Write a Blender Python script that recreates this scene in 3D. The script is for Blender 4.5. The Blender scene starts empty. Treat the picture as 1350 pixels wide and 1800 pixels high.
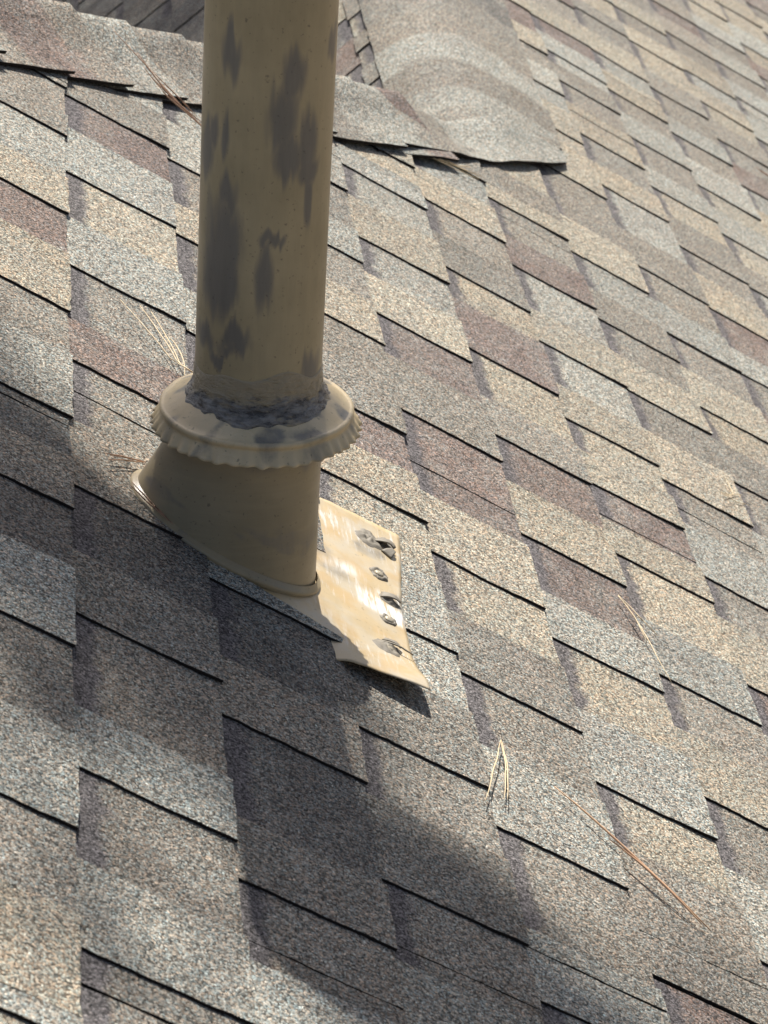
import bpy, math, random
from mathutils import Vector, Matrix, noise
random.seed(7)
R = math.radians
scene = bpy.context.scene
COL = scene.collection

# ------------------------------------------------------------------ camera
PITCH, YAW, ROLL = R(26.479), R(6.984), R(3.30)
CAM = Vector((-0.02302, -2.51308, 1.21957))
Fh = Vector((math.sin(YAW), math.cos(YAW), 0)); Rt = Vector((math.cos(YAW), -math.sin(YAW), 0)); Zv = Vector((0, 0, 1))
FWD = Fh*math.cos(PITCH) - Zv*math.sin(PITCH)
UP0 = Zv*math.cos(PITCH) + Fh*math.sin(PITCH)
RIGHT = Rt*math.cos(ROLL) + UP0*math.sin(ROLL)
UP = UP0*math.cos(ROLL) - Rt*math.sin(ROLL)
cd = bpy.data.cameras.new('camera'); cam = bpy.data.objects.new('camera', cd); COL.objects.link(cam)
cam.matrix_world = Matrix(((RIGHT.x, UP.x, -FWD.x, CAM.x), (RIGHT.y, UP.y, -FWD.y, CAM.y), (RIGHT.z, UP.z, -FWD.z, CAM.z), (0, 0, 0, 1)))
cd.sensor_fit = 'VERTICAL'; cd.sensor_height = 36; cd.sensor_width = 27
cd.lens = 36*5457.25/1800
cd.clip_start = 0.05; cd.clip_end = 2000
cd.dof.use_dof = True; cd.dof.focus_distance = 2.95; cd.dof.aperture_fstop = 22
scene.camera = cam

# ------------------------------------------------------------------ light
SUN_AZ, SUN_EL = R(-1.5), R(50)          # azimuth from +Y towards +X
S = Vector((math.sin(SUN_AZ)*math.cos(SUN_EL), math.cos(SUN_AZ)*math.cos(SUN_EL), math.sin(SUN_EL)))
w = bpy.data.worlds.new('World'); scene.world = w; w.use_nodes = True
wn = w.node_tree.nodes; wl = w.node_tree.links
bg = wn['Background']; sky = wn.new('ShaderNodeTexSky'); sky.sky_type = 'NISHITA'; sky.sun_disc = False
sky.sun_elevation = SUN_EL; sky.sun_rotation = SUN_AZ; sky.dust_density = 2.5; sky.ozone_density = .4; sky.air_density = .9
wl.new(sky.outputs[0], bg.inputs[0]); bg.inputs[1].default_value = 0.064
sd = bpy.data.lights.new('sun', 'SUN'); sd.energy = 4.6; sd.angle = R(0.53); sd.color = (1, .965, .91)
sun = bpy.data.objects.new('sun', sd); COL.objects.link(sun); sun.rotation_euler = S.to_track_quat('Z', 'Y').to_euler()
sun.location = (0, 5, 10)
scene.view_settings.view_transform = 'Standard'; scene.view_settings.look = 'None'
scene.view_settings.exposure = 0.72; scene.view_settings.gamma = 1
scene.render.engine = 'CYCLES'

# ------------------------------------------------------------------ helpers
def nz(x, y=0, z=0): return noise.noise(Vector((x, y, z)))
def fbm(x, y=0, z=0, o=4): return noise.fractal(Vector((x, y, z)), 1.0, 2.0, o)
def ss(a, b, x):
    if a == b: return float(x > a)
    u = min(1, max(0, (x-a)/(b-a))); return u*u*(3-2*u)

class MB:
    """collects faces; build() links one mesh object"""
    def __init__(s): s.v = []; s.f = []; s.mi = []; s.tone = []; s.su = []; s.st = []
    def vert(s, co, tone=(.2, .2, .2), su=1.0, st=0.0):
        s.v.append(tuple(co)); s.tone.append(tone); s.su.append(su); s.st.append(st); return len(s.v)-1
    def face(s, ids, m=0): s.f.append(tuple(ids)); s.mi.append(m)
    def grid(s, rows, m=0, wrap=False):
        for a, b in zip(rows[:-1], rows[1:]):
            n = len(a)
            for i in range(n if wrap else n-1):
                j = (i+1) % n; s.face((a[i], a[j], b[j], b[i]), m)
    def build(s, name, mats, parent=None, smooth=True, base=None):
        me = bpy.data.meshes.new(name)
        vs = s.v if base is None else [(x-base[0], y-base[1], z-base[2]) for x, y, z in s.v]
        me.from_pydata(vs, [], s.f)
        if not isinstance(mats, (list, tuple)): mats = [mats]
        for m in mats: me.materials.append(m)
        me.polygons.foreach_set('material_index', s.mi)
        if smooth:
            me.polygons.foreach_set('use_smooth', [m == 0 for m in s.mi])
        a = me.attributes.new('tone', 'FLOAT_COLOR', 'POINT'); a.data.foreach_set('color', [c for t in s.tone for c in (*t, 1)])
        a = me.attributes.new('su', 'FLOAT', 'POINT'); a.data.foreach_set('value', s.su)
        a = me.attributes.new('stain_shade', 'FLOAT', 'POINT'); a.data.foreach_set('value', s.st)
        me.update()
        o = bpy.data.objects.new(name, me); COL.objects.link(o)
        if parent: o.parent = parent
        return o
def empty(name, loc, label, cat, group=None):
    o = bpy.data.objects.new(name, None); COL.objects.link(o); o.location = loc; o.empty_display_size = .05
    o['label'] = label; o['category'] = cat
    if group: o['group'] = group
    return o
def tube(mb, pts, rad, n=5, tone=(.2, .2, .2), cap=True):
    rows = []
    for i, q in enumerate(pts):
        q = Vector(q); a = Vector(pts[max(0, i-1)]); b = Vector(pts[min(len(pts)-1, i+1)])
        d = (b-a).normalized(); e1 = d.orthogonal().normalized(); e2 = d.cross(e1)
        r = rad[i] if isinstance(rad, (list, tuple)) else rad
        rows.append([mb.vert(q + (e1*math.cos(2*math.pi*k/n) + e2*math.sin(2*math.pi*k/n))*r, tone) for k in range(n)])
    mb.grid(rows, 0, True)
    if cap: mb.face(rows[0][::-1]); mb.face(rows[-1])

# ------------------------------------------------------------------ materials
class NT:
    def __init__(s, name):
        s.m = bpy.data.materials.new(name); s.m.use_nodes = True; s.t = s.m.node_tree
        s.b = s.t.nodes['Principled BSDF']
    def n(s, t, **k):
        x = s.t.nodes.new(t)
        for a, v in k.items(): setattr(x, a, v)
        return x
    def l(s, a, b): s.t.links.new(a, b)
    def coord(s): return s.n('ShaderNodeTexCoord').outputs['Object']
    def noise(s, vec, scale, detail=2, rough=.5):
        x = s.n('ShaderNodeTexNoise'); x.inputs['Scale'].default_value = scale; x.inputs['Detail'].default_value = detail; x.inputs['Roughness'].default_value = rough
        s.l(vec, x.inputs['Vector']); return x.outputs['Fac']
    def math(s, op, a, b=None, c=None):
        x = s.n('ShaderNodeMath', operation=op)
        for i, q in enumerate((a, b, c)):
            if q is None: continue
            if isinstance(q, (int, float)): x.inputs[i].default_value = q
            else: s.l(q, x.inputs[i])
        return x.outputs[0]
    def maprange(s, v, a, b, c, d, smooth=False):
        x = s.n('ShaderNodeMapRange'); x.interpolation_type = 'SMOOTHSTEP' if smooth else 'LINEAR'
        s.l(v, x.inputs[0])
        for i, q in enumerate((a, b, c, d)): x.inputs[i+1].default_value = q
        return x.outputs[0]
    def mix(s, fac, a, b, mode='MIX'):
        x = s.n('ShaderNodeMix', data_type='RGBA', blend_type=mode); x.clamp_factor = True
        for sock, q in ((x.inputs[0], fac), (x.inputs[6], a), (x.inputs[7], b)):
            if isinstance(q, (int, float)): sock.default_value = q
            elif isinstance(q, tuple): sock.default_value = (*q, 1) if len(q) == 3 else q
            else: s.l(q, sock)
        return x.outputs[2]
    def attr(s, name): return s.n('ShaderNodeAttribute', attribute_name=name)
    def vscale(s, v, sc):
        x = s.n('ShaderNodeVectorMath', operation='MULTIPLY'); s.l(v, x.inputs[0]); x.inputs[1].default_value = sc; return x.outputs[0]
    def bump(s, h, strength, dist, prev=None):
        x = s.n('ShaderNodeBump'); x.inputs['Strength'].default_value = strength; x.inputs['Distance'].default_value = dist
        s.l(h, x.inputs['Height'])
        if prev is not None: s.l(prev, x.inputs['Normal'])
        return x.outputs[0]
    def out(s, col, rough, normal=None, spec=.3, metal=0):
        def put(sock, v):
            if isinstance(v, (int, float)): sock.default_value = v
            elif isinstance(v, tuple): sock.default_value = (*v, 1)
            else: s.l(v, sock)
        put(s.b.inputs['Base Color'], col); put(s.b.inputs['Roughness'], rough); put(s.b.inputs['Specular IOR Level'], spec); put(s.b.inputs['Metallic'], metal)
        if normal is not None: s.l(normal, s.b.inputs['Normal'])
        return s.m

def granule_material():
    t = NT('asphalt_granules'); co = t.coord()
    tone = t.attr('tone').outputs['Color']; su = t.attr('su').outputs['Fac']
    # warp the lookup a little so that granule clumps are irregular
    def vor(scale):
        x = t.n('ShaderNodeTexVoronoi', feature='F1'); x.inputs['Scale'].default_value = scale; t.l(co, x.inputs['Vector']); return x
    v1 = vor(520); v2 = vor(1200)
    s1 = t.n('ShaderNodeSeparateColor'); t.l(v1.outputs['Color'], s1.inputs[0])
    s2 = t.n('ShaderNodeSeparateColor'); t.l(v2.outputs['Color'], s2.inputs[0])
    m1 = t.maprange(s1.outputs[0], 0, 1, .20, 1.80)
    m2 = t.maprange(s2.outputs[0], 0, 1, .45, 1.55)
    mm = t.math('MULTIPLY', m1, m2)
    bright = t.maprange(s1.outputs[1], .90, .97, 1.0, 1.55)
    mm = t.math('MULTIPLY', mm, bright)
    # blend drift of the granule colours inside one tab
    n1 = t.noise(co, 15, 4, .6); n2 = t.noise(co, 6.5, 4, .6)
    c = t.mix(t.maprange(n1, .46, .66, 0, .42), tone, (.275, .265, .228))
    c = t.mix(t.maprange(n2, .50, .68, 0, .38), c, (.212, .188, .158))
    hue = t.mix(s1.outputs[2], (1.24, .97, .80), (.80, 1.03, 1.18))
    c = t.mix(.75, c, hue, 'MULTIPLY')
    # printed dark shadow band at the head of each gap
    n3 = t.noise(co, 45, 3)
    sx = t.math('ADD', su, t.math('MULTIPLY', t.math('SUBTRACT', n3, .5), .030))
    band = t.maprange(sx, .020, .034, .92, 0, True)
    c = t.mix(band, c, (.112, .102, .102))
    # weathering streaks and bald dark specks
    n4 = t.noise(co, 70, 4, .65)
    c = t.mix(t.maprange(n4, .58, .72, 0, .45), c, (.10, .09, .082))
    x = t.n('ShaderNodeVectorMath', operation='SCALE'); t.l(c, x.inputs[0]); t.l(mm, x.inputs['Scale'])
    h = t.math('MULTIPLY', v1.outputs['Distance'], 1.0)
    h = t.math('ADD', t.math('MULTIPLY', s1.outputs[2], .5), t.math('MULTIPLY', t.math('SUBTRACT', 1, h), .8))
    h2 = t.math('ADD', h, t.math('MULTIPLY', s2.outputs[2], .35))
    nb = t.bump(h2, .85, .0011)
    nb = t.bump(t.noise(co, 60, 3), .5, .003, nb)
    return t.out(x.outputs[0], .88, nb, .25)
GRAN = granule_material()

def asphalt_material():
    t = NT('cut_asphalt_edge'); co = t.coord()
    n = t.noise(co, 500, 2)
    return t.out(t.mix(n, (.010, .009, .008), (.035, .03, .027)), .9, t.bump(n, .6, .001), .1)
ASPH = asphalt_material()

def paint_material(name, tan, streak=(1, 1, .12), scratch=0.0, rough=.42, mott=1.0):
    t = NT(name); co = t.coord(); st = t.attr('stain_shade').outputs['Fac']
    n1 = t.noise(co, 9, 4, .6); n2 = t.noise(t.vscale(co, streak), 120, 3, .6)
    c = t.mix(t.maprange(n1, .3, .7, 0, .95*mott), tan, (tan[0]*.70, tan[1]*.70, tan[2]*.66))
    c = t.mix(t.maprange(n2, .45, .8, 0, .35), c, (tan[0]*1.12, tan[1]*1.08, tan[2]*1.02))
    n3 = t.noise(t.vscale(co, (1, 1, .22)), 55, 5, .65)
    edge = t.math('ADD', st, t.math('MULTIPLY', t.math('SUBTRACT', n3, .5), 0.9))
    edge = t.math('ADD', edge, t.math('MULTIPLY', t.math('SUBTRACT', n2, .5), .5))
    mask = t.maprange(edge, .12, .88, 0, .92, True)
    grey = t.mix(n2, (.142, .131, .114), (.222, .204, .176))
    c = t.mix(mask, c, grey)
    n5 = t.noise(co, 260, 2); c = t.mix(t.maprange(n5, .66, .74, 0, .5), c, (.08, .07, .055))
    rg = t.maprange(n1, .3, .7, rough-.08, rough+.12)
    if scratch:
        n6 = t.noise(t.vscale(co, (3.2, .25, 1)), 90, 4, .7); n7 = t.noise(co, 16, 2)
        sm = t.math('MULTIPLY', t.maprange(n6, .52, .62, 0, 1), t.maprange(n7, .46, .6, 0, scratch))
        c = t.mix(sm, c, (.68, .67, .64))
        n8 = t.noise(co, 24, 4, .6); c = t.mix(t.maprange(n8, .42, .62, 0, .55), c, (.47, .43, .35)); n9 = t.noise(co, 31, 3); c = t.mix(t.maprange(n9, .48, .64, 0, .65), c, (.48, .33, .15))
    if scratch:
        sc = t.math('MULTIPLY', t.attr('su').outputs['Fac'], t.maprange(n6, .36, .56, 0, 1))
        c = t.mix(sc, c, (.86, .85, .82)); rg = t.math('SUBTRACT', rg, t.math('MULTIPLY', sc, .18))
    h = t.math('ADD', t.math('MULTIPLY', n2, .5), t.math('MULTIPLY', n3, .5))
    nb = t.bump(h, .35, .0012)
    return t.out(c, rg, nb, .4)
PIPEP = paint_material('tan_painted_pipe', (.475, .385, .235))
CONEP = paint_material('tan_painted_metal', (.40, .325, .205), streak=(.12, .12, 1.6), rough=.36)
COLLP = paint_material('tan_painted_collar', (.70, .55, .33), streak=(1, 1, .6), rough=.32)
PLATEP = paint_material('cream_painted_flange', (.53, .41, .24), streak=(1, .15, 1), scratch=.8, rough=.42, mott=.8)

def sealant_material():
    t = NT('grey_roof_sealant'); co = t.coord(); st = t.attr('stain_shade').outputs['Fac']
    n = t.noise(t.vscale(co, (1, 1, 3.2)), 60, 6, .7); n2 = t.noise(t.vscale(co, (1, 1, 2.5)), 26, 5, .7)
    c = t.mix(t.maprange(n, .38, .62, 0, 1), (.08, .073, .066), (.38, .355, .32))
    k = t.math('ADD', st, t.math('MULTIPLY', t.math('SUBTRACT', n2, .40), 2.6))
    c = t.mix(t.maprange(k, .35, .75, 0, .95, True), c, (.48, .395, .26))
    return t.out(c, t.maprange(n, .3, .7, .20, .45), t.bump(n, 1.0, .006), .6)
SEAL = sealant_material()
def simple(name, a, b, scale, rough, metal=0, spec=.4):
    t = NT(name); co = t.coord(); n = t.noise(co, scale, 4, .6)
    return t.out(t.mix(n, a, b), rough, t.bump(n, .4, .002), spec, metal)
LUMP = simple('weathered_sealant_dab', (.10, .09, .075), (.32, .28, .215), 90, .6, spec=.3)
NAILM = simple('painted_nail_head', (.28, .24, .17), (.5, .44, .33), 300, .5, .2)
STRAW = simple('dry_pine_straw', (.62, .47, .27), (.78, .63, .40), 120, .5)
RUST = simple('reddish_pine_straw', (.26, .13, .075), (.46, .29, .18), 120, .5)
TWIG = simple('tan_and_red_straw', (.50, .22, .12), (.74, .56, .34), 14, .5)
BARK = simple('pine_bark', (.07, .045, .03), (.17, .11, .07), 14, .9)
NEEDLE = simple('green_pine_needles', (.03, .06, .02), (.07, .11, .04), 8, .5)
GROUND = simple('pine_straw_ground', (.16, .11, .065), (.24, .19, .12), 1.2, .95)

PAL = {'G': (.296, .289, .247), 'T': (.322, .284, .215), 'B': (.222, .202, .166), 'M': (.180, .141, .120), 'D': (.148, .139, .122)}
def tone(code):
    c = PAL[code.upper()]; k = random.uniform(.9, 1.1); q = random.uniform(-.02, .02)
    return (c[0]*k*(1+q), c[1]*k, c[2]*k*(1-q))

# ------------------------------------------------------------------ roof planes
BETA, E1 = R(30.80), .143
class Plane:
    def __init__(s, org, d, n, seed): s.o, s.d, s.n, s.h, s.seed = org, d, n, Vector((0, 1, 0)), seed
    def at(s, a, t, z=0):
        k = a
        if s.seed == 1 and t > 1.9: k += .12*E1*(t-1.9)**1.6
        und = .0018*nz(a*5.1+s.seed*9, t*3.3, .7) + .0007*nz(a*17, t*11, s.seed*3.3)
        return s.o + s.d*k + s.h*t + s.n*(z - .006 + und)
P1 = Plane(Vector((0, 0, 0)), Vector((math.cos(BETA), 0, -math.sin(BETA))), Vector((math.sin(BETA), 0, math.cos(BETA))), 1)
SR = .715
BETA2, E2 = R(44), .128
APEX = P1.d*SR + P1.n*.012
P2 = Plane(APEX + Vector((-math.sin(BETA2), 0, math.cos(BETA2)))*.0, Vector((-math.cos(BETA2), 0, -math.sin(BETA2))), Vector((-math.sin(BETA2), 0, math.cos(BETA2))), 2)
TT, TB = .0025, .0027
HIP_T0 = 1.968                                    # the hip crest meets the ridge here
def crest_t(s): return HIP_T0 + (s-SR)*.95

def slab(mb, pl, k, e, s0, s1, tn, tf, zfun, thick, tn_, su0, jit=(True, True, True, True), nt=5, ns=11, dz_butt=0.0, tone2=None):
    """one sheet piece between s0..s1 and tn(s)..tf(s); zfun(s) height of its top; skirts where jit says an edge is free (near, far, butt)"""
    sd = random.random()*99
    rows = []
    for i in range(ns+1):
        u = i/ns; sa = s0 + (s1-s0)*u; row = []
        a, b = tn(sa), tf(sa)
        ja = (nz(sa*260, sd)*.0013 + nz(sa*45, sd, 4)*.0012) if jit[0] else 0
        jb = (nz(sa*260, sd, 9)*.0013 + nz(sa*45, sd, 5)*.0012) if jit[1] else 0
        for j in range(nt+1):
            v = j/nt; tt = (a+ja)*(1-v) + (b+jb)*v
            sb = sa
            if i == ns and jit[2]: sb += nz(tt*260, sd, 2)*.0013 + nz(tt*40, sd, 7)*.0015
            z = zfun(sb) + dz_butt*ss(s1-.07, s1, sa)
            tcol = tn_ if tone2 is None else tuple(x*(1-v)+y*v for x, y in zip(tn_, tone2))
            row.append((sb, tt, z, tcol))
        rows.append(row)
    ids = [[mb.vert(pl.at(q[0], q[1], q[2]), q[3], (q[0]-su0) if su0 is not None else 1.0) for q in r] for r in rows]
    mb.grid(ids, 0)
    def skirt(line):
        top = [mb.vert(pl.at(q[0], q[1], q[2]), q[3]) for q in line]
        bot = [mb.vert(pl.at(q[0], q[1], q[2]-thick), q[3]) for q in line]
        for a, b, c, d in zip(top[:-1], top[1:], bot[1:], bot[:-1]): mb.face((a, b, c, d), 1)
    if jit[0]: skirt([r[0] for r in rows])
    if jit[1]: skirt([r[-1] for r in rows][::-1])
    if jit[2]: skirt(rows[-1][::-1])

def project(v):
    d = v - CAM; z = d.dot(FWD)
    if z < .1: return None
    return 675 + 5457.25*d.dot(RIGHT)/z, 900 - 5457.25*d.dot(UP)/z
def in_view(v, m=40):
    q = project(v); return q is not None and -m < q[0] < 1350+m and -m < q[1] < 1800+m

def fill_lines(known, codes, t_lo, t_hi, rnd):
    ks = list(zip(known, codes + ['']*(len(known)-len(codes))))
    ks.sort(key=lambda q: q[0])
    out = []
    if not ks: ks = [(t_lo + rnd.uniform(0, .25), '')]
    t = ks[0][0] - rnd.uniform(.22, .28)
    while t > t_lo: out.append((t, '')); t -= rnd.uniform(.21, .29)
    for i, q in enumerate(ks):
        out.append(q)
        nxt = ks[i+1][0] if i+1 < len(ks) else t_hi
        gap = nxt - q[0]; n = int(round(gap/.25))
        if i+1 < len(ks):
            if gap > .40:
                for m in range(1, n): out.append((q[0] + gap*m/n + rnd.uniform(-.02, .02), ''))
        else:
            t = q[0] + rnd.uniform(.22, .28)
            while t < t_hi: out.append((t, '')); t += rnd.uniform(.21, .29)
    out.sort(key=lambda q: q[0]); return out

def lay_course(pl, roof, k, e, lines, joints, far, s_top=None, hole=None, wide=None, stuff=None, t_lo=None, near=None):
    """one course of laminated shingles. lines: (t of the near edge of a tab, colour codes); joints: ends of the shingles;
    far(s): the far limit of the course; hole: (t0, t1) cut out round the flashing"""
    rnd = random.Random(k*31+int(e*1e4))
    st = k*e if s_top is None else s_top; s0 = st - .028 if s_top is None else s_top; s1 = (k+1)*e
    zb = lambda s: (s-k*e)/e*(TT+TB)
    zt = lambda s: zb(s) + TT
    tmax = max(far(s0), far(s1))
    js = sorted(joints)
    if not js: js = [t_lo + rnd.uniform(.2, .9)]
    while js[0] > t_lo: js.insert(0, js[0]-.965)
    while js[-1] < tmax: js.append(js[-1]+.965)
    pieces = []                                   # (ta, tb, code, is tab, near tab code)
    for i, (t, c) in enumerate(lines):
        nt_ = lines[i+1][0] if i+1 < len(lines) else t+.25
        wd = (wide or {}).get(round(t, 3))
        if wd is None: wd = min((nt_-t)*rnd.uniform(.40, .60), .16)
        if nt_-t < .10: wd = nt_-t-.0012
        a = c[0] if c else rnd.choice('GGTTTBBBM'); b = c[1] if len(c) > 1 else rnd.choice('GGTTBBBM')
        pieces.append((t, t+wd, a, True)); pieces.append((t+wd, nt_, b, False))
    for ja, jb in zip(js[:-1], js[1:]):
        if jb < t_lo or ja > tmax: continue
        mb = MB(); tabs = []
        lift = rnd.uniform(0, .0012)
        mid = pl.at((st+s1)/2, min((ja+jb)/2, tmax))
        for (ta, tb, code, tab) in pieces:
            a, b = max(ta, ja+.0012), min(tb, jb-.0012)
            if b-a < .004: continue
            segs = [(a, b)]
            if hole:
                segs = [q for q in ((a, min(b, hole[0])), (max(a, hole[1]), b)) if q[1]-q[0] > .004]
            for (a, b) in segs:
                if min(far(s0), far(s1)) < a: 
                    if max(far(s0), far(s1)) < a+.02: continue
                if near and b < max(near(s0), near(s1)): continue
                c1 = tone(code); kk = rnd.uniform(.9, 1.1); c2 = tuple(x*kk for x in c1)
                hb = hole and abs(b-hole[0]) < 1e-6
                tf = (lambda s, b=b: max(a+.001, min(b, far(s)))) if not hb else (lambda s, b=b: b - .030*(s-st)/e)
                tn = lambda s, a=a: min(a, far(s)-.001)
                nt = max(2, int((b-a)/.012))
                # the backing sheet runs under the tab too
                slab(mb, pl, k, e, s0, s1, tn, tf, lambda s: zb(s)+lift, TB, c1, None if tab else st, (a <= ja+.002 or bool(hole and abs(a-hole[1]) < 1e-6), b >= jb-.002 or bool(hb), True), nt, 9, 0, c2)
                if tab:
                    tabs.append((a, b, tn, tf, c1, c2))
        if not mb.v: continue
        seen = in_view(mid, 260) or any(in_view(pl.at((st+s1)/2, min(ja+(jb-ja)*u, tmax))) for u in (.02, .2, .35, .5, .65, .8, .98))
        tm = [] 
        for (a, b, tn, tf, c1, c2) in tabs:
            m2 = MB() if seen else mb
            sk0 = rnd.uniform(-.0015, .0015); sk1 = rnd.uniform(-.005, .005)
            f0 = (lambda s, tn=tn, sk0=sk0: tn(s) + sk0*(s-st)/e) if b-a > .03 else tn
            f1 = (lambda s, tf=tf, sk1=sk1: tf(s) + sk1*(s-st)/e) if b-a > .03 and not hole else tf
            slab(m2, pl, k, e, s0, s1+.0015, f0, f1, lambda s: zt(s)+lift, TT+.0004, c1, None, (True, True, True), max(3, int((b-a)/.008)), 26, rnd.uniform(0, .0016), c2)
            if seen: tm.append(m2)
        if seen:
            o = mb.build('shingle', [GRAN, ASPH], roof)
            for m2 in tm: m2.build('tab', [GRAN, ASPH], o)
        else: stuff.append(mb)

def join_stuff(mbs, name, roof):
    m = MB()
    for q in mbs:
        k = len(m.v); m.v += q.v; m.tone += q.tone; m.su += q.su; m.st += q.st; m.mi += q.mi
        m.f += [tuple(i+k for i in f) for f in q.f]
    if m.v:
        o = m.build(name, [GRAN, ASPH], roof); o['kind'] = 'stuff'

# ---- main slope: tab edges read along every course
LINES = {
 -1: ([-.857, -.83, -.598, -.326, -.082, .106, .358, .627, .872, 1.04], 'Gg Tb Gb Gd Bd Gb Tm Tg Bb Bb'),
 0: ([-.738, -.502, -.257, -.019, .255, .50, .775, 1.034], 'Gb Gb Bd Bb Mb Gt Gm Bg'),
 1: ([-.79, -.545, -.30, -.061, .235, .501, .774, 1.022], 'Gb Bd Bd Gd Bb Gb Tb Gg'),
 2: ([-.68, -.436, -.192, .052, .33, .54, .785, 1.04, 1.29], 'Gb Bb Bg Gt Tm Bb Tb Gb Gb'),
 3: ([-.503, -.242, .027, .277, .627, .903, 1.15, 1.414, 1.577], 'Gb Gb Bt Tm Bm Tg Tg Gt Tb'),
 4: ([-.367, -.297, -.053, .228, .463, .719, .97, 1.236, 1.484, 1.72], 'Bm Bt Gt Gm Tm Bt Mt Bb Tg Bb'),
 5: ([-.239, .04, .285, .56, .742, .918, 1.155, 1.42, 1.675, 1.742], 'Gb Tb Gt Tm Tt Tg Tg Mb Tb Bt'),
 6: ([.39, .643, .898, 1.17, 1.405, 1.655, 2.045, 2.3, 2.547, 2.78], 'Tb Gb Tb Tb Bg Tb Tt Tg Gb Tm'),
 7: ([1.283, 1.537, 1.79, 2.138, 2.388, 2.67, 2.845, 3.065], 'Tb Gb Bg Tb Tb Bg Gm Tb'),
 8: ([1.556, 1.8, 2.053, 2.33, 2.587, 2.848, 3.09, 3.38], 'Gm Tb Bt Gb Gb Tg Tb Bt'),
 9: ([2.294, 2.537, 2.82, 3.09, 3.395, 3.637], 'Gt Gb Gb Bt Tb Tb'),
 10: ([2.743, 2.997, 3.235, 3.44, 3.71, 3.965], 'Mb Bt Tg Tb Bm Bb'),
 11: ([3.498, 3.745, 3.998, 4.25], 'Gb Gb Gt Tb'),
 12: ([4.13, 4.45], 'Gt Tb'), 13: ([4.45], 'Tb'),
}
WIDE = {0: {-.738: .110, -.502: .092, -.257: .11}, -1: {-.598: .13, -.326: .13, -.83: .12}, 1: {-.061: .05, -.545: .09}}
JOINTS = {-1: [.089], 0: [.187], 1: [-.622], 2: [-.523], 3: [-.428, .495], 4: [.60], 5: [.66], 6: [.83], 8: [1.98], 9: [2.9], 7: [2.5]}
roof = bpy.data.objects.new('roof', None); COL.objects.link(roof)
roof['kind'] = 'structure'; roof['category'] = 'roof'; roof['label'] = 'brown and grey asphalt shingle roof slope around the tan vent pipe'
stuff = []
for k in range(-4, 16):
    kn, cs = LINES.get(k, ([], ''))
    rnd = random.Random(100+k)
    t_lo, t_hi = -1.35 + .06*max(0, k-3), 5.6
    lines = fill_lines(kn, cs.split(), t_lo, t_hi, rnd)
    if k <= 5: far = lambda s, k=k: crest_t(s) - (.03 if k < 4 else .11)
    else: far = lambda s: 5.6
    lay_course(P1, roof, k, E1, lines, JOINTS.get(k, []), far, hole=(-.020, .122) if k == 1 else None, wide=WIDE.get(k), stuff=stuff, t_lo=t_lo)
join_stuff(stuff, 'shingle_field', roof)
# the boarded deck below the shingles
mb = MB()
def quad(mb, pts, th, nrm):
    a = [mb.vert(p, (.10, .09, .08)) for p in pts]; b = [mb.vert(Vector(p)-nrm*th, (.1, .09, .08)) for p in pts]
    mb.face(a); mb.face(b[::-1]); n = len(pts)
    for i in range(n): mb.face((a[i], b[i], b[(i+1) % n], a[(i+1) % n]))
lo = -.62; hi = 16.5*E1
D = lambda s, t: P1.at(s, t, 0) - P1.n*.006
quad(mb, [D(lo, -1.5), D(hi, -1.5), D(hi, 5.7), D(SR+.11, 5.7), D(SR+.11, HIP_T0+.05), D(lo, crest_t(lo)-.02)], .02, P1.n)
mb.build('roof_deck', [ASPH], roof, smooth=False)

# ---- rear slope falling to the left behind the ridge
rear = bpy.data.objects.new('rear_roof', None); COL.objects.link(rear)
rear['kind'] = 'structure'; rear['category'] = 'roof'; rear['label'] = 'shaded rear roof slope falling left behind the ridge'
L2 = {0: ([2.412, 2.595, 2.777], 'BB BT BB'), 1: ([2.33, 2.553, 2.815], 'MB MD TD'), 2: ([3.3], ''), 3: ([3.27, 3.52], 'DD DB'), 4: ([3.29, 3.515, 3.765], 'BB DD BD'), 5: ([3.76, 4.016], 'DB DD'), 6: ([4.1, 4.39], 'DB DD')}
stuff = []
off2 = .022
P2s = Plane(P2.o + P2.d*off2, P2.d, P2.n, 2)
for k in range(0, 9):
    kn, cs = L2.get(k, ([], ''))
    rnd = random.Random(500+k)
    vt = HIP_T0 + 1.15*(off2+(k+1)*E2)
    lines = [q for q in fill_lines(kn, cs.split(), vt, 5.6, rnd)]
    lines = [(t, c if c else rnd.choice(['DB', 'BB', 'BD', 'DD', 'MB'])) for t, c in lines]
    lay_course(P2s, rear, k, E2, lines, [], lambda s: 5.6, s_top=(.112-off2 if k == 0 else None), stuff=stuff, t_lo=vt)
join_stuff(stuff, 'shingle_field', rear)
mb = MB()
D2 = lambda s, t: P2.at(s, t, 0) - P2.n*.006
quad(mb, [D2(.11, HIP_T0+.05), D2(.11, 5.7), D2(1.3, 5.7), D2(1.3, HIP_T0+1.3)], .02, P2.n)
mb.build('roof_deck', [ASPH], rear, smooth=False)
# hidden back side of the hip, meeting the rear slope in a valley
mb = MB()
H0 = P1.at(-.62, crest_t(-.62), -.012); J0 = P1.at(SR, HIP_T0, -.035); V0 = P2.at(1.3, HIP_T0+1.35, -.02)
N3 = (V0-J0).cross(H0-J0).normalized()
if N3.z < 0: N3 = -N3
bk = V0 + (H0-J0)*1.1
quad(mb, [H0, J0, V0, bk], .02, N3)
for i in range(len(mb.tone)): mb.tone[i] = PAL['B']
mb.build('hip_back_slope', [GRAN], rear, smooth=False)

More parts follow.
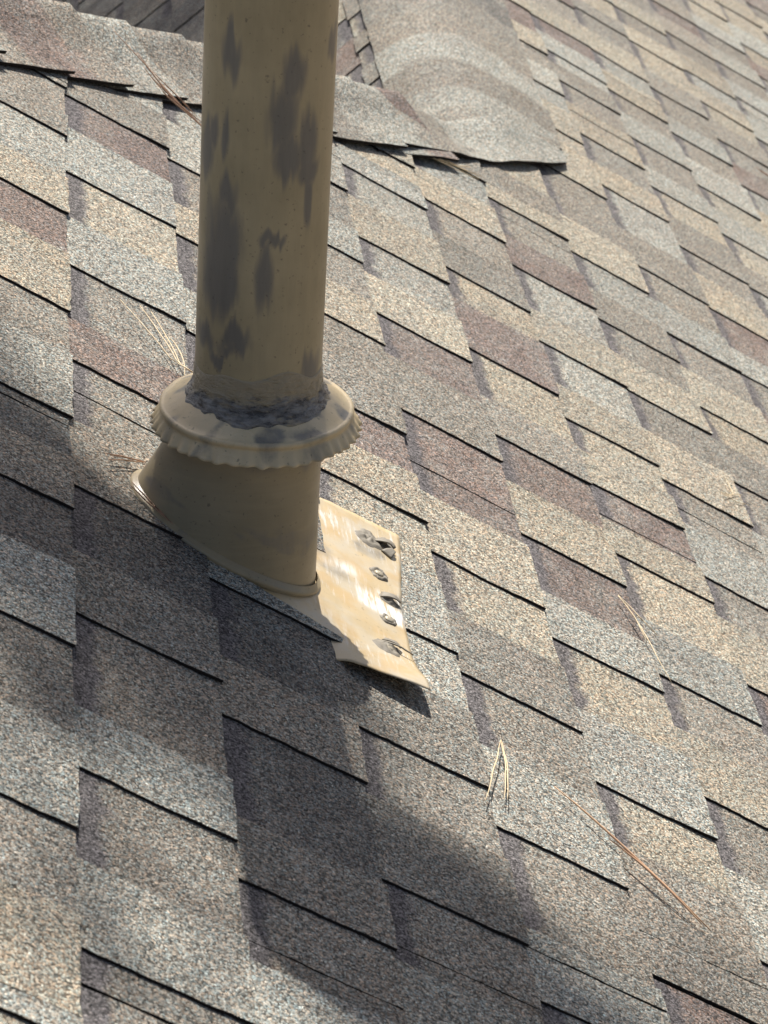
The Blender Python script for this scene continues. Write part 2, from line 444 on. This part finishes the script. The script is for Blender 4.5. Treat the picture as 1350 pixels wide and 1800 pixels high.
# ---- hip cap shingles along the crest and ridge caps running away from the junction
u2 = Vector((.725, .689)); p2 = Vector((-.689, .725))           # along / across the hip, in (s, t)
def hip_point(sc, w, z):
    """sc: s of the crest, w: distance from the crest towards the viewer (negative = down the back)"""
    s_, t_ = sc, crest_t(sc)
    if w >= 0:
        return P1.at(s_ - p2.x*w, t_ - p2.y*w, z)
    b = P1.at(s_, t_, 0); along = (P1.d*u2.x + P1.h*u2.y).normalized()
    dn = N3.cross(along).normalized()
    if dn.z > 0: dn = -dn
    return b + dn*(-w) + N3*(z-.006)
def hip_cap(sc0, sc1, tones, wid=.155, zl=.010, zu=.005, seed=0, grow=0.0, edge=None):
    """cap from sc0 (upper, tucked) to sc1 (lower butt)"""
    m = MB(); nu, nw = 10, 26; rows = []
    for i in range(nu+1):
        u = i/nu; sc = sc0 + (sc1-sc0)*u; row = []
        for j in range(nw+1):
            v = j/nw; wd = wid*(1-2*v)
            fold = math.sqrt(wd*wd + .035**2) - .035               # rounded fold over the crest
            sgn = 1 if wd >= 0 else -1
            wf = wd
            zc = zu + (zl-zu)*u + .018*math.exp(-(wd/.055)**2) - .030*ss(.50, .80, sc)*math.exp(-((wd+.03)/.085)**2)
            lift = (.001 + .008*max(0, nz(sc*9+seed, v*3, 2)))*ss(.08, .155, wd)
            wj = wf + (nz(sc*60, seed)*.002 if j in (0, nw) else 0)
            scj = sc + (nz(wd*70, seed, 5)*.0015 if i == nu else 0)
            q = hip_point(scj, wj, zc+lift)
            f = u*.999*(len(tones)); c = tones[min(len(tones)-1, int(f + .25*nz(wd*25, seed, 8)))]
            row.append(m.vert(q, c))
        rows.append(row)
    m.grid(rows, 0)
    def skirt(line, th=.0045):
        top = [m.vert(m.v[i], m.tone[i]) for i in line]; bot = [m.vert(Vector(m.v[i]) - P1.n*th, m.tone[i]) for i in line]
        for a, b, c, d in zip(top[:-1], top[1:], bot[1:], bot[:-1]): m.face((a, b, c, d), 1)
    skirt([r[0] for r in rows]); skirt([r[-1] for r in rows]); skirt(rows[-1])
    return m.build('hip_cap_shingle', [GRAN, ASPH], roof)
# butts along the crest (s of the crest)
B = [-.50, -.395, -.29, -.19, -.097, -.01, .077, .165, .245, .328, .459, .56]
capt = ['TB', 'GB', 'BG', 'BM', 'MB', 'GG', 'BB', 'BG', 'GG', 'BG', 'GM', 'GG']
for i in range(len(B)-1):
    cs = [tone(q) for q in capt[i]]
    hip_cap(B[i]-.05, B[i+1], [cs[0]]+cs, wid=.150+random.uniform(-.004, .006), zl=.0150+random.uniform(0, .004), zu=.004, seed=i*3.7)

RR = .150                                                       # fold radius of the ridge caps
HALF = (BETA+BETA2)/2; TL = RR*math.tan(HALF)
def ridge_profile(w, z):
    """w: distance along the profile from the fold's middle; >0 on the viewer's slope; offset from APEX in the x-z plane"""
    arc = RR*(BETA+BETA2)/2
    b = (P1.n+P2.n).normalized(); cen = APEX - b*(RR/math.cos(HALF))
    if w > arc: q = APEX + P1.d*(TL + (w-arc)); nn = P1.n
    elif w < -arc: q = APEX + P2.d*(TL + (-w-arc)); nn = P2.n
    else:
        a = w/RR + (BETA-BETA2)/2; nn = Vector((math.sin(a), 0, math.cos(a))); q = cen + nn*RR
    return q + nn*(z - .0115*ss(-.03, .09, w))
def ridge_cap(t0, t1, tones, wr, wlft, seed, z0=.008, z1=.004, endfun=None):
    m = MB(); nu, nw = 9, 34; rows = []
    for i in range(nu+1):
        u = i/nu; row = []
        for j in range(nw+1):
            v = j/nw; wd = wr + (-wlft-wr)*v
            t = t0 + (t1-t0)*u
            if endfun: t = t0 + endfun(wd) + (t1-t0-endfun(wd))*u
            z = z0 + (z1-z0)*u + .002*nz(wd*14, t*12, seed)
            q = ridge_profile(wd + (nz(t*60, seed)*.002 if j in (0, nw) else 0), z)
            k = 0
            if t > 1.9 and wd > .05: k = .12*E1*(t-1.9)**1.6
            q = q + Vector((0, t, 0)) + P1.d*k
            f = u*len(tones)*.999; c = tones[min(len(tones)-1, max(0, int(f + .5*nz(wd*16, seed, 3))))]
            row.append(m.vert(q, c))
        rows.append(row)
    m.grid(rows, 0)
    def skirt(line, nn, th=.0035):
        top = [m.vert(m.v[i], m.tone[i]) for i in line]; bot = [m.vert(Vector(m.v[i]) - nn*th, m.tone[i]) for i in line]
        for a, b, c, d in zip(top[:-1], top[1:], bot[1:], bot[:-1]): m.face((a, b, c, d), 1)
    skirt([r[0] for r in rows], P1.n); skirt([r[-1] for r in rows], P2.n)
    return m.build('ridge_cap_shingle', [GRAN, ASPH], roof)
rt = [1.93, 2.165, 2.30, 2.44, 2.585, 2.73, 2.87, 3.02, 3.16, 3.30, 3.45]
rc = ['GBBG', 'BB', 'BG', 'GB', 'BB', 'BD', 'GB', 'BB', 'GG', 'TB']
ARC = RR*(BETA+BETA2)/2
def junction(wd):
    s = SR + TL + (wd-ARC)
    return max(0, 1.752 + (s-.696)*1.48 + .045 - 1.93)
for i in range(len(rt)-1):
    cs = [tone(q) for q in rc[i]]
    ridge_cap(rt[i], rt[i+1]+.05, cs+[cs[-1]], ARC + .215 - TL + random.uniform(-.006, .006), ARC + .004, i*2.9, z0=.0045, z1=.0085, endfun=(junction if i == 0 else None))
def last_cap():
    """the cap that closes the hip where it runs out on the ridge: a tongue tapering to its tip"""
    m = MB(); nu, nv = 30, 18; rows = []
    cs = [PAL['G'], PAL['G'], PAL['B'], PAL['B'], PAL['G'], PAL['G'], PAL['G'], PAL['G'], PAL['G']]
    def bez(q, u):
        q = [Vector(x) for x in q]
        while len(q) > 1: q = [a.lerp(b, u) for a, b in zip(q[:-1], q[1:])]
        return q[0]
    for i in range(nu+1):
        u = i/nu; row = []
        nr = bez([(.528, 1.606), (.66, 1.735), (.775, 1.86), (.926, 2.088)], u) + Vector((nz(u*9, 1), nz(u*9, 2)))*.003
        fr = bez([(.435, crest_t(.435)+.012), (.62, crest_t(.62)+.015), (.80, 2.15), (.934, 2.15)], u)
        for j in range(nv+1):
            v = j/nv; q = nr.lerp(fr, v)
            sag = .036*ss(1.74, 1.99, q.y)*ss(.80, .69, q.x)
            z = .0175 + .016*math.exp(-((v-.9)/.35)**2)*ss(.9, .45, u) - sag - .003*ss(.5, 1, u) + .0022*nz(q.x*16, q.y*16, 6) + .003*max(0, nz(u*7, 4))*ss(.2, 0, v)
            z -= .02*ss(.9, 1.0, v)*ss(.55, .3, u) + .003*ss(.8, 1, u)*ss(.3, 1, v)
            f = (u*.95 + .10*v + .05*nz(u*6, v*4, 2))*len(cs); row.append(m.vert(P1.at(q.x, q.y, z), cs[min(len(cs)-1, max(0, int(f)))]))
        rows.append(row)
    m.grid(rows, 0)
    for line in ([r[0] for r in rows], rows[0], rows[-1]):
        top = [m.vert(m.v[i]) for i in line]; bot = [m.vert(Vector(m.v[i]) - P1.n*.0045) for i in line]
        for a, b, c, d in zip(top[:-1], top[1:], bot[1:], bot[:-1]): m.face((a, b, c, d), 1)
    m.build('hip_cap_shingle', [GRAN, ASPH], roof)
last_cap()

# ------------------------------------------------------------------ vent pipe and collar
AX, AY = .169, .048
ZB = -AX*math.tan(BETA)                              # roof height under the pipe axis
CAMDIR = math.atan2(CAM.y-AY, CAM.x-AX)              # bearing of the viewer from the pipe
PR = .0572
pipe_root = empty('vent_pipe', (AX, AY, ZB), 'tall tan painted vent pipe with dark grey patches and crimped collar', 'pipe')
def axis_px(y):                                      # height on the axis seen at photo row y (object-space lookup table)
    lo_, hi_ = -.3, 1.0
    for _ in range(40):
        m_ = (lo_+hi_)/2
        if project(Vector((AX, AY, m_)))[1] > y: lo_ = m_
        else: hi_ = m_
    return lo_
# grey patches: (angle across the pipe -1..1, height m, half width, half height)
def patch(x, y, hw, hh):
    ax = 454 + (655-y)*24/655; r = 112 + (655-y)*5/655
    return ((x-ax)/r, axis_px(y), hw*1.18/r, hh*1.08*.00053)
PATCH = [patch(*q) for q in [(408, 60, 15, 40), (516, 92, 16, 38), (497, 165, 22, 52), (508, 232, 21, 36), (542, 215, 13, 60), (541, 260, 16, 22), (584, 52, 6, 30), (399, 212, 6, 38), (377, 215, 7, 28), (364, 262, 10, 42), (404, 312, 14, 34), (396, 395, 28, 70), (377, 450, 17, 62), (398, 470, 18, 44), (466, 455, 13, 58), (481, 375, 18, 14), (363, 562, 13, 26), (414, 558, 24, 26), (392, 585, 22, 14), (546, 618, 11, 32), (541, 320, 6, 46), (500, 655, 40, 18)]]
mb = MB(); NA, NZ = 160, 300; zt0, zt1 = -.02, .67; rows = []
for i in range(NZ+1):
    z = zt0 + (zt1-zt0)*(i/NZ) if i <= NZ else 0
    row = []
    for j in range(NA):
        a = 2*math.pi*j/NA; da = a - CAMDIR
        xx = math.sin(da); front = math.cos(da) > 0
        st = 0
        xw = xx + .05*fbm(xx*3.5, z*14, 2.7, 3); zw = z + .018*fbm(xx*9, z*5, 8.1, 3)
        if front:
            for (px, pz, hw, hh) in PATCH:
                dd = ((xw-px)/hw)**2 + ((zw-pz)/hh)**2
                st = max(st, 1.0 - .5*dd)
        else:
            st = .9*ss(.12, .4, nz(math.cos(a)*2.2, math.sin(a)*2.2, z*4))
        r = PR + .0003*nz(a*2, z*6)
        row.append(mb.vert((AX+r*math.cos(a), AY+r*math.sin(a), z), st=max(0, st)))
    rows.append(row)
mb.grid(rows, 0, True)
inner = [[mb.vert((AX+(PR-.006)*math.cos(2*math.pi*j/NA), AY+(PR-.006)*math.sin(2*math.pi*j/NA), z)) for j in range(NA)] for z in (zt1, zt1-.5)]
mb.grid([rows[-1]]+inner, 0, True)
mb.build('pipe', [PIPEP], pipe_root, base=(AX, AY, ZB))

# crimped storm collar
ZC = .0385                                           # height of the rolled bead
mb = MB(); NA = 352; NCR = 44; rows = []
prof = [(.0580, .0190), (.064, .0160), (.072, .0120), (.0795, .0078), (.0838, .0054), (.0854, .0052), (.0866, .0055), (.0877, .0050), (.0883, .0036), (.0880, .0020), (.0870, .0006), (.0866, -.0008), (.0877, -.0030), (.0898, -.0058), (.0918, -.0090), (.0936, -.0118), (.0950, -.0138)]
for i, (r, z) in enumerate(prof):
    row = []
    for j in range(NA):
        a = 2*math.pi*j/NA
        cr = 0
        if i >= 12:
            am = (i-11)/5; ph = a*NCR + .9*nz(a*3, 2.2)
            cr = am*(.0017*math.cos(ph)*(.85+.5*nz(a*5, 8)) + .0008*nz(a*9, 1.7)); 
        dent = .0012*nz(math.cos(a)*3, math.sin(a)*3, r*40)
        rr = r + cr + dent*.5
        zz = z + ZC + dent + (am*.0006*math.sin(a*NCR*.5+3*nz(a*2, 5.1)) if i >= 12 else 0)
        st = ss(.08, .35, nz(math.cos(a)*3.1+4, math.sin(a)*3.1, r*30))*.75 * (1 if r < .085 else .6)
        row.append(mb.vert((AX+rr*math.cos(a), AY+rr*math.sin(a), zz), st=st))
    rows.append(row)
mb.grid(rows, 0, True)
col = mb.build('storm_collar', [COLLP], pipe_root, base=(AX, AY, ZB))
sm = col.modifiers.new('thickness', 'SOLIDIFY'); sm.thickness = .0006; sm.offset = -1

# smeared sealant round the foot of the pipe
mb = MB(); NA, NP = 220, 46; rows = []
for i in range(NP+1):
    u = i/NP; row = []
    for j in range(NA):
        a = 2*math.pi*j/NA; ca, sa = math.cos(a), math.sin(a)
        top = .090 + .014*nz(ca*1.6, sa*1.6, 3.1); bot = ZC+.0125 + .002*nz(ca*4, sa*4)
        rb = .0675 + .0085*nz(ca*1.9, sa*1.9, 8) + .003*nz(ca*6, sa*6, 8)
        z = top + (bot-top)*u
        f = ss(.45, 1.0, u)
        r = PR + .0009 + (rb-PR)*f**1.6
        env = math.sin(min(1, u*1.02)*math.pi)**.5 if 0 < u < 1 else 0
        rid = abs(fbm(ca*4.5, sa*4.5, z*150, 3)); lump = fbm(ca*9, sa*9, z*90, 4)
        r += env*(.0013*lump + .0028*max(0, .25-rid)*4*ss(.2, .6, u)*.5)
        if u == 1: z -= .003
        if u == 0: r -= .0014
        row.append(mb.vert((AX+r*ca, AY+r*sa, z), st=1-ss(.10, .80, u+.22*nz(ca*2, sa*2, 1))))
    rows.append(row)
mb.grid(rows, 0, True)
mb.build('sealant', [SEAL], pipe_root, base=(AX, AY, ZB))

# ------------------------------------------------------------------ flashing: cone and flange
fl_base = P1.at(.169, .046, 0)
flash = empty('pipe_flashing', fl_base, 'tan sheet metal flashing cone with cream flange plate nailed to the shingles', 'flashing')
mb = MB(); NA, NH = 128, 44; rows = []
BS, BT, BRS, BRT = .1685, .046, .0985, .0690
def cone_pt(a, u):
    # u 0 at the base lying on the roof, 1 below the collar
    bq = P1.at(BS + BRS*math.cos(a), BT + BRT*math.sin(a), .006)
    tq = Vector((AX + .0605*math.cos(a), AY + .0605*math.sin(a), ZC + .002))
    return bq.lerp(tq, u)
for i in range(NH+1):
    u = i/NH; row = []
    for j in range(NA):
        a = 2*math.pi*j/NA
        q = cone_pt(a, u)
        rad = (q - Vector((AX, AY, q.z))); rad.z = 0
        q = q + rad.normalized()*(.0007*nz(a*1.5, u*3, 4))
        st = .95*ss(.66, .86, u+.12*nz(a*2, 3))*ss(-1.2, .2, -math.sin(a)) + .5*ss(.05, .5, fbm(a*1.3+2, u*6, 1.5))*ss(.05, .2, u)*ss(.55, .25, u)  # collar's shadow painted as a dark band at the cone top, plus grey mottling
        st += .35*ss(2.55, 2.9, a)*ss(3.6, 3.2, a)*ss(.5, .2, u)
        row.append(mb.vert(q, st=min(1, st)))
    rows.append(row)
mb.grid(rows, 0, True)
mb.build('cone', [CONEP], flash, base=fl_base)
# rolled lip where the cone is spun into the flange
mb = MB(); rows = []
for i, (dr, dz) in enumerate([(-.001, .006), (.0020, .0035), (.0040, .0026), (.0054, .0014), (.0054, -.0006), (.005, -.003)]):
    row = []
    for j in range(NA):
        a = 2*math.pi*j/NA; k = 1
        row.append(mb.vert(P1.at(BS+(BRS+dr)*math.cos(a), BT+(BRT+dr)*math.sin(a), .006+dz), st=.35*ss(.1, .4, nz(a*2, 7))))
    rows.append(row)
mb.grid(rows[::-1], 0, True)
mb.build('base_lip', [CONEP], flash, base=fl_base)

# flange plate lying on the lower course, near corner bent up
def flange_z(s, t):
    zsh = .0046 + (s-2*E1)/E1*(TT+TB)*(.95 if s > 2*E1 else 1.0)
    lift = .0060*ss(.0, -.095, t)*ss(.272, .292, s) + .0095*ss(.0, -.095, t)**1.3*ss(.27, .372, s)
    return zsh + lift + .0008*nz(s*22, t*16, 3) + .0005*nz(s*60, t*50, 1)
mb = MB(); rows = []; n1, n2 = 60, 84
for i in range(n1+1):
    u = i/n1; row = []
    for j in range(n2+1):
        v = j/n2
        t = -.095 + .342*v
        sr = .3685 + .0165*ss(.05, .26, t) + .0006*nz(t*60, 2)
        s = .150 + (sr-.150)*u
        tj = t + (.0012*nz(s*60, 5) if j in (0, n2) else 0) + (.010*(u-.4) if j == n2 else 0)
        st = .55*ss(.15, .42, nz(s*16, t*16, 8)) * ss(.12, .25, s)
        scr = ss(.022, .010, abs(t-.062+.25*(s-.35)))*ss(.312, .325, s) + .6*ss(.02, .0, abs(t-.11-.3*(s-.3)))*ss(.03, .0, abs(s-.305)); row.append(mb.vert(P1.at(s, tj, flange_z(s, t)), st=st, su=min(1, scr)))
    rows.append(row)
mb.grid(rows, 0)
pl_ = mb.build('flange', [PLATEP], flash, base=fl_base)
sm = pl_.modifiers.new('thickness', 'SOLIDIFY'); sm.thickness = .0008; sm.offset = -1
# nails and dabs of sealant along the flange's lower edge
def dab(s, t, rs, rt, h, seed, st=0, ring=False, name='sealant_dab'):
    m = MB(); NA, NRr = 36, 12; rows = []
    for i in range(NRr+1):
        u = i/NRr; row = []
        for j in range(NA):
            a = 2*math.pi*j/NA
            k = 1 + .32*nz(math.cos(a)*1.4+seed, math.sin(a)*1.4, seed) + .12*nz(math.cos(a)*4+seed, math.sin(a)*4, 2)
            x = s + rs*u*k*math.cos(a); y = t + rt*u*k*math.sin(a)
            hh = h*((1-u*u) if not ring else (math.exp(-((u-.72)/.22)**2))) * (1+.9*fbm(x*160, y*160, seed, 3))
            if u == 1: hh = -.0006
            row.append(m.vert(P1.at(x, y, flange_z(x, y)+max(-.0006, hh)+.0004), st=st))
        rows.append(row)
    m.grid(rows, 0, True); m.face(rows[0])
    return m.build(name, [LUMP], flash, base=fl_base)
dab(.345, .208, .017, .018, .0032, 1.3); dab(.366, .215, .010, .014, .0040, 4.4); dab(.3485, .1365, .011, .012, .0022, 2.2, ring=True)
dab(.355, .088, .014, .010, .0035, 7.7); dab(.349, .043, .010, .009, .0020, 9.1, ring=True); dab(.341, -.020, .016, .017, .0026, 5.8)
def nail(s, t):
    m = MB(); rows = []
    for r, z in ((0.0001, .0022), (.0030, .0020), (.0046, .0013), (.0050, .0005), (.0050, -.002)):
        rows.append([m.vert(P1.at(s+r*math.cos(2*math.pi*j/20), t+r*math.sin(2*math.pi*j/20), flange_z(s, t)+.0012+z)) for j in range(20)])
    m.grid(rows, 0, True); m.build('nail', [NAILM], flash, base=fl_base)
for q in ((.3485, .1365), (.349, .043), (.3405, -.022)): nail(*q)
# curled flap of peeling sealant
def flap(s, t, ln, wd, ang, h, seed):
    m = MB(); rows = []
    for i in range(9):
        u = i/8; row = []
        for j in range(7):
            v = j/6-.5
            x = s + (u*ln*math.cos(ang) - v*wd*math.sin(ang)*(1-u*.7)); y = t + (u*ln*math.sin(ang) + v*wd*math.cos(ang)*(1-u*.7))
            row.append(m.vert(P1.at(x, y, flange_z(x, y) + .0008 + h*math.sin(u*2.3) + .0015*nz(x*150, y*150, seed)*u)))
        rows.append(row)
    m.grid(rows, 0); o = m.build('sealant_flap', [LUMP], flash, base=fl_base)
    q = o.modifiers.new('thickness', 'SOLIDIFY'); q.thickness = .0012
flap(.354, .214, .020, .016, -.5, .0065, 1); flap(.363, .190, .013, .014, .9, .0045, 2); flap(.346, .092, .020, .012, -.2, .005, 3); flap(.338, -.004, .018, .008, -.6, .004, 4); flap(.332, -.012, .034, .003, -.25, .005, 6)

# ------------------------------------------------------------------ pine straw
def needles(name, label, chains, mat, rad=.0011, z=.012, lift=0, zbase=None, group='dry pine needles on the roof'):
    b = P1.at(chains[0][0][0], chains[0][0][1], z)
    root = empty(name, b, label, 'pine needles', group)
    for c in chains:
        pts = []
        n = 14
        for i in range(n+1):
            u = i/n*(len(c)-1); k = min(int(u), len(c)-2); f = u-k
            f2 = f
            s = c[k][0]*(1-f2)+c[k+1][0]*f2; t = c[k][1]*(1-f2)+c[k+1][1]*f2
            dz = (c[k][2] if len(c[k]) > 2 else 0)*(1-f2) + (c[k+1][2] if len(c[k+1]) > 2 else 0)*f2
            pts.append(P1.at(s + .0012*nz(i*.3, c[0][0]*99), t + .0015*nz(i*.3, c[0][1]*99, 3), z + dz + lift*math.sin(i/n*math.pi)) - b)
        m = MB(); r0 = rad*.56
        tube(m, pts, [r0*(1 - .55*abs(2*i/n-1)**2) for i in range(n+1)], 5)
        m.build('needle', [mat], root)
    return root
needles('pine_needle_bundle', 'long pale pine needles leaning against the collar left of the pipe', [[(.060, .456), (.090, .397), (.114, .358), (.140, .338, .012)], [(.085, .470), (.105, .405), (.121, .362), (.141, .334, .012)], [(.098, .470), (.112, .408), (.125, .360), (.143, .330, .012)], [(.118, .43), (.128, .38), (.134, .345)]], STRAW, .0012, lift=.006)
needles('pine_needle_bundle', 'pale forked pine needle bundle lying right of the flange plate', [[(.454, -.094), (.437, -.155), (.417, -.228)], [(.454, -.094), (.450, -.15), (.440, -.208)], [(.455, -.098), (.452, -.15), (.444, -.205)]], STRAW, .0012, lift=.001)
needles('pine_needle_bundle', 'longest straight tan and red pine needles on the lower right shingles', [[(.508, -.131), (.579, -.190), (.659, -.250)], [(.56, -.176), (.60, -.209), (.650, -.247)]], TWIG, .0021, lift=.004)
needles('pine_needle_bundle', 'pale crossing pine needles beside a dark tab edge on the right', [[(.690, .413), (.706, .351), (.715, .297), (.728, .254)], [(.690, .413), (.712, .372), (.733, .360)], [(.690, .41), (.700, .37), (.711, .325)]], STRAW, .0011, lift=.003)
needles('pine_needle_bundle', 'short rust brown pine needles touching the upper left of the flashing cone', [[(.034, .060), (.055, .075), (.078, .088)], [(.037, .050), (.055, .068), (.078, .088)], [(.040, .062), (.060, .078), (.08, .090)]], RUST, .0013)
needles('pine_needle_bundle', 'red brown pine needles lying along the left foot of the flashing cone', [[(.062, .028), (.082, .006), (.104, -.014)], [(.060, .020), (.080, .001), (.100, -.012)]], RUST, .0016, z=.013)
needles('pine_needle_bundle', 'rust and tan pine needles poking out under the hip cap beside the pipe', [[(.055, 1.277, .02), (.10, 1.225, .018), (.14, 1.195, .008), (.19, 1.175)], [(.09, 1.245, .02), (.12, 1.215, .012), (.155, 1.19, .006), (.20, 1.17)], [(.10, 1.215, .016), (.14, 1.19, .006), (.21, 1.16)], [(.12, 1.21, .01), (.15, 1.19, .006), (.20, 1.185)], [(.115, 1.225, .014), (.16, 1.20, .008), (.185, 1.20)]], RUST, .0017, z=.016)
needles('pine_needle_bundle', 'tan pine needles wedged under the hip cap right of the pipe', [[(.575, 1.655), (.63, 1.680), (.70, 1.715)], [(.60, 1.672), (.65, 1.690), (.71, 1.722)], [(.61, 1.665), (.66, 1.680), (.70, 1.700)], [(.63, 1.69), (.66, 1.70), (.69, 1.735)]], STRAW, .0014, z=.012)
needles('pine_needle_bundle', 'tiny pale pine needle sprig near the right edge of the roof', [[(.958, .945), (.975, .955), (1.005, .985)], [(.965, .94), (.985, .965), (.985, 1.02)], [(.958, .945), (.985, .945), (1.01, .96)]], STRAW, .0010)
needles('pine_needle_bundle', 'single orange pine needle high at the right edge of the picture', [[(1.505, 2.91), (1.525, 2.905), (1.56, 2.90)], [(1.51, 2.90), (1.53, 2.90), (1.56, 2.89)]], RUST, .0020)

# ------------------------------------------------------------------ the pine that dapples the roof, and the ground
ground = MB(); g = 400
quad(ground, [(-g, -g, -4.5), (g, -g, -4.5), (g, g, -4.5), (-g, g, -4.5)], .2, Zv)
go = ground.build('ground', [GROUND], smooth=False); go['kind'] = 'structure'
TREE = Vector((-3.0, 14.0, -4.5))
tree = empty('pine_tree', TREE, 'tall pine tree behind the house whose boughs shade the roof', 'tree')
m = MB(); tube(m, [(0, 0, 0), (.05, -.05, 7), (0, 0, 17), (-.1, .1, 24)], [.28, .22, .15, .03], 14); m.build('trunk', [BARK], tree)
def limb(hub, rad):
    h = hub - TREE; far_ = h + S*7.5; m = MB()
    tube(m, [Vector((0, 0, far_.z - .4)), far_, h + S*3, h], [rad*2, rad*1.5, rad*1.1, rad*.5], 8)
    return m.build('limb', [BARK], tree)
def bough(center, size, count, seed, hub, lm):
    rnd = random.Random(seed); c = center - TREE
    f = MB(); tube(f, [hub - TREE, (hub - TREE).lerp(c, .5) + S*.3, c], [.006, .004, .002], 5)
    for i in range(count):
        q = Vector((rnd.gauss(0, 1)*size[0], rnd.gauss(0, 1)*size[1], rnd.gauss(0, 1)*size[2])) + c
        d = Vector((rnd.gauss(0, 1), rnd.gauss(0, 1), rnd.gauss(0, .6))).normalized(); ln = rnd.uniform(.10, .2); wv = d.cross(Vector((rnd.gauss(0, 1), rnd.gauss(0, 1), rnd.gauss(0, 1)))).normalized()*.0045
        f.face([f.vert(q-d*ln/2+wv), f.vert(q-d*ln/2-wv), f.vert(q+d*ln/2-wv*.3), f.vert(q+d*ln/2+wv*.3)])
    f.build('needle_spray', [NEEDLE], lm, smooth=False)['kind'] = 'stuff'
SPOTS = [((-.09, -.155), (.045, .035), 330), ((-.03, -.165), (.045, .035), 360), ((.04, -.175), (.045, .035), 360), ((.11, -.16), (.035, .04), 240), ((.115, -.25), (.025, .03), 130), ((-.015, -.405), (.014, .028), 70), ((-.06, .045), (.04, .014), 60),
 ((.12, -.36), (.016, .04), 80), ((.33, -.42), (.045, .035), 150), ((.38, -.455), (.045, .035), 200), ((.26, -.60), (.03, .04), 110), ((.33, -.56), (.05, .045), 170), ((.42, -.51), (.04, .03), 140), ((.52, -.50), (.06, .04), 70), ((.20, -.11), (.05, .04), 140), ((.68, -.36), (.07, .04), 35), ((-.04, -.66), (.10, .06), 70), ((.45, -.64), (.10, .05), 90)]
hub1 = P1.at(.22, -.38, 0) + S*8.0; lm1 = limb(hub1, .02)
for i, ((s_, t_), (a_, b_), n_) in enumerate(SPOTS):
    bough(P1.at(s_, t_, 0) + S*(6.0 + (i % 4)*.35), (a_, b_*1.2, b_), n_, 40+i, hub1, lm1)
hub2 = P2.at(.65, 3.9, 0) + S*7.0; lm2 = limb(hub2, .02)
for i, (s_, t_, n_) in enumerate([(.50, 3.45, 420), (.62, 3.75, 420), (.72, 4.05, 420), (.85, 4.4, 420), (.42, 3.7, 300)]):
    bough(P2.at(s_, t_, 0) + S*(5.2+.2*i), (.16, .18, .12), n_, 80+i, hub2, lm2)
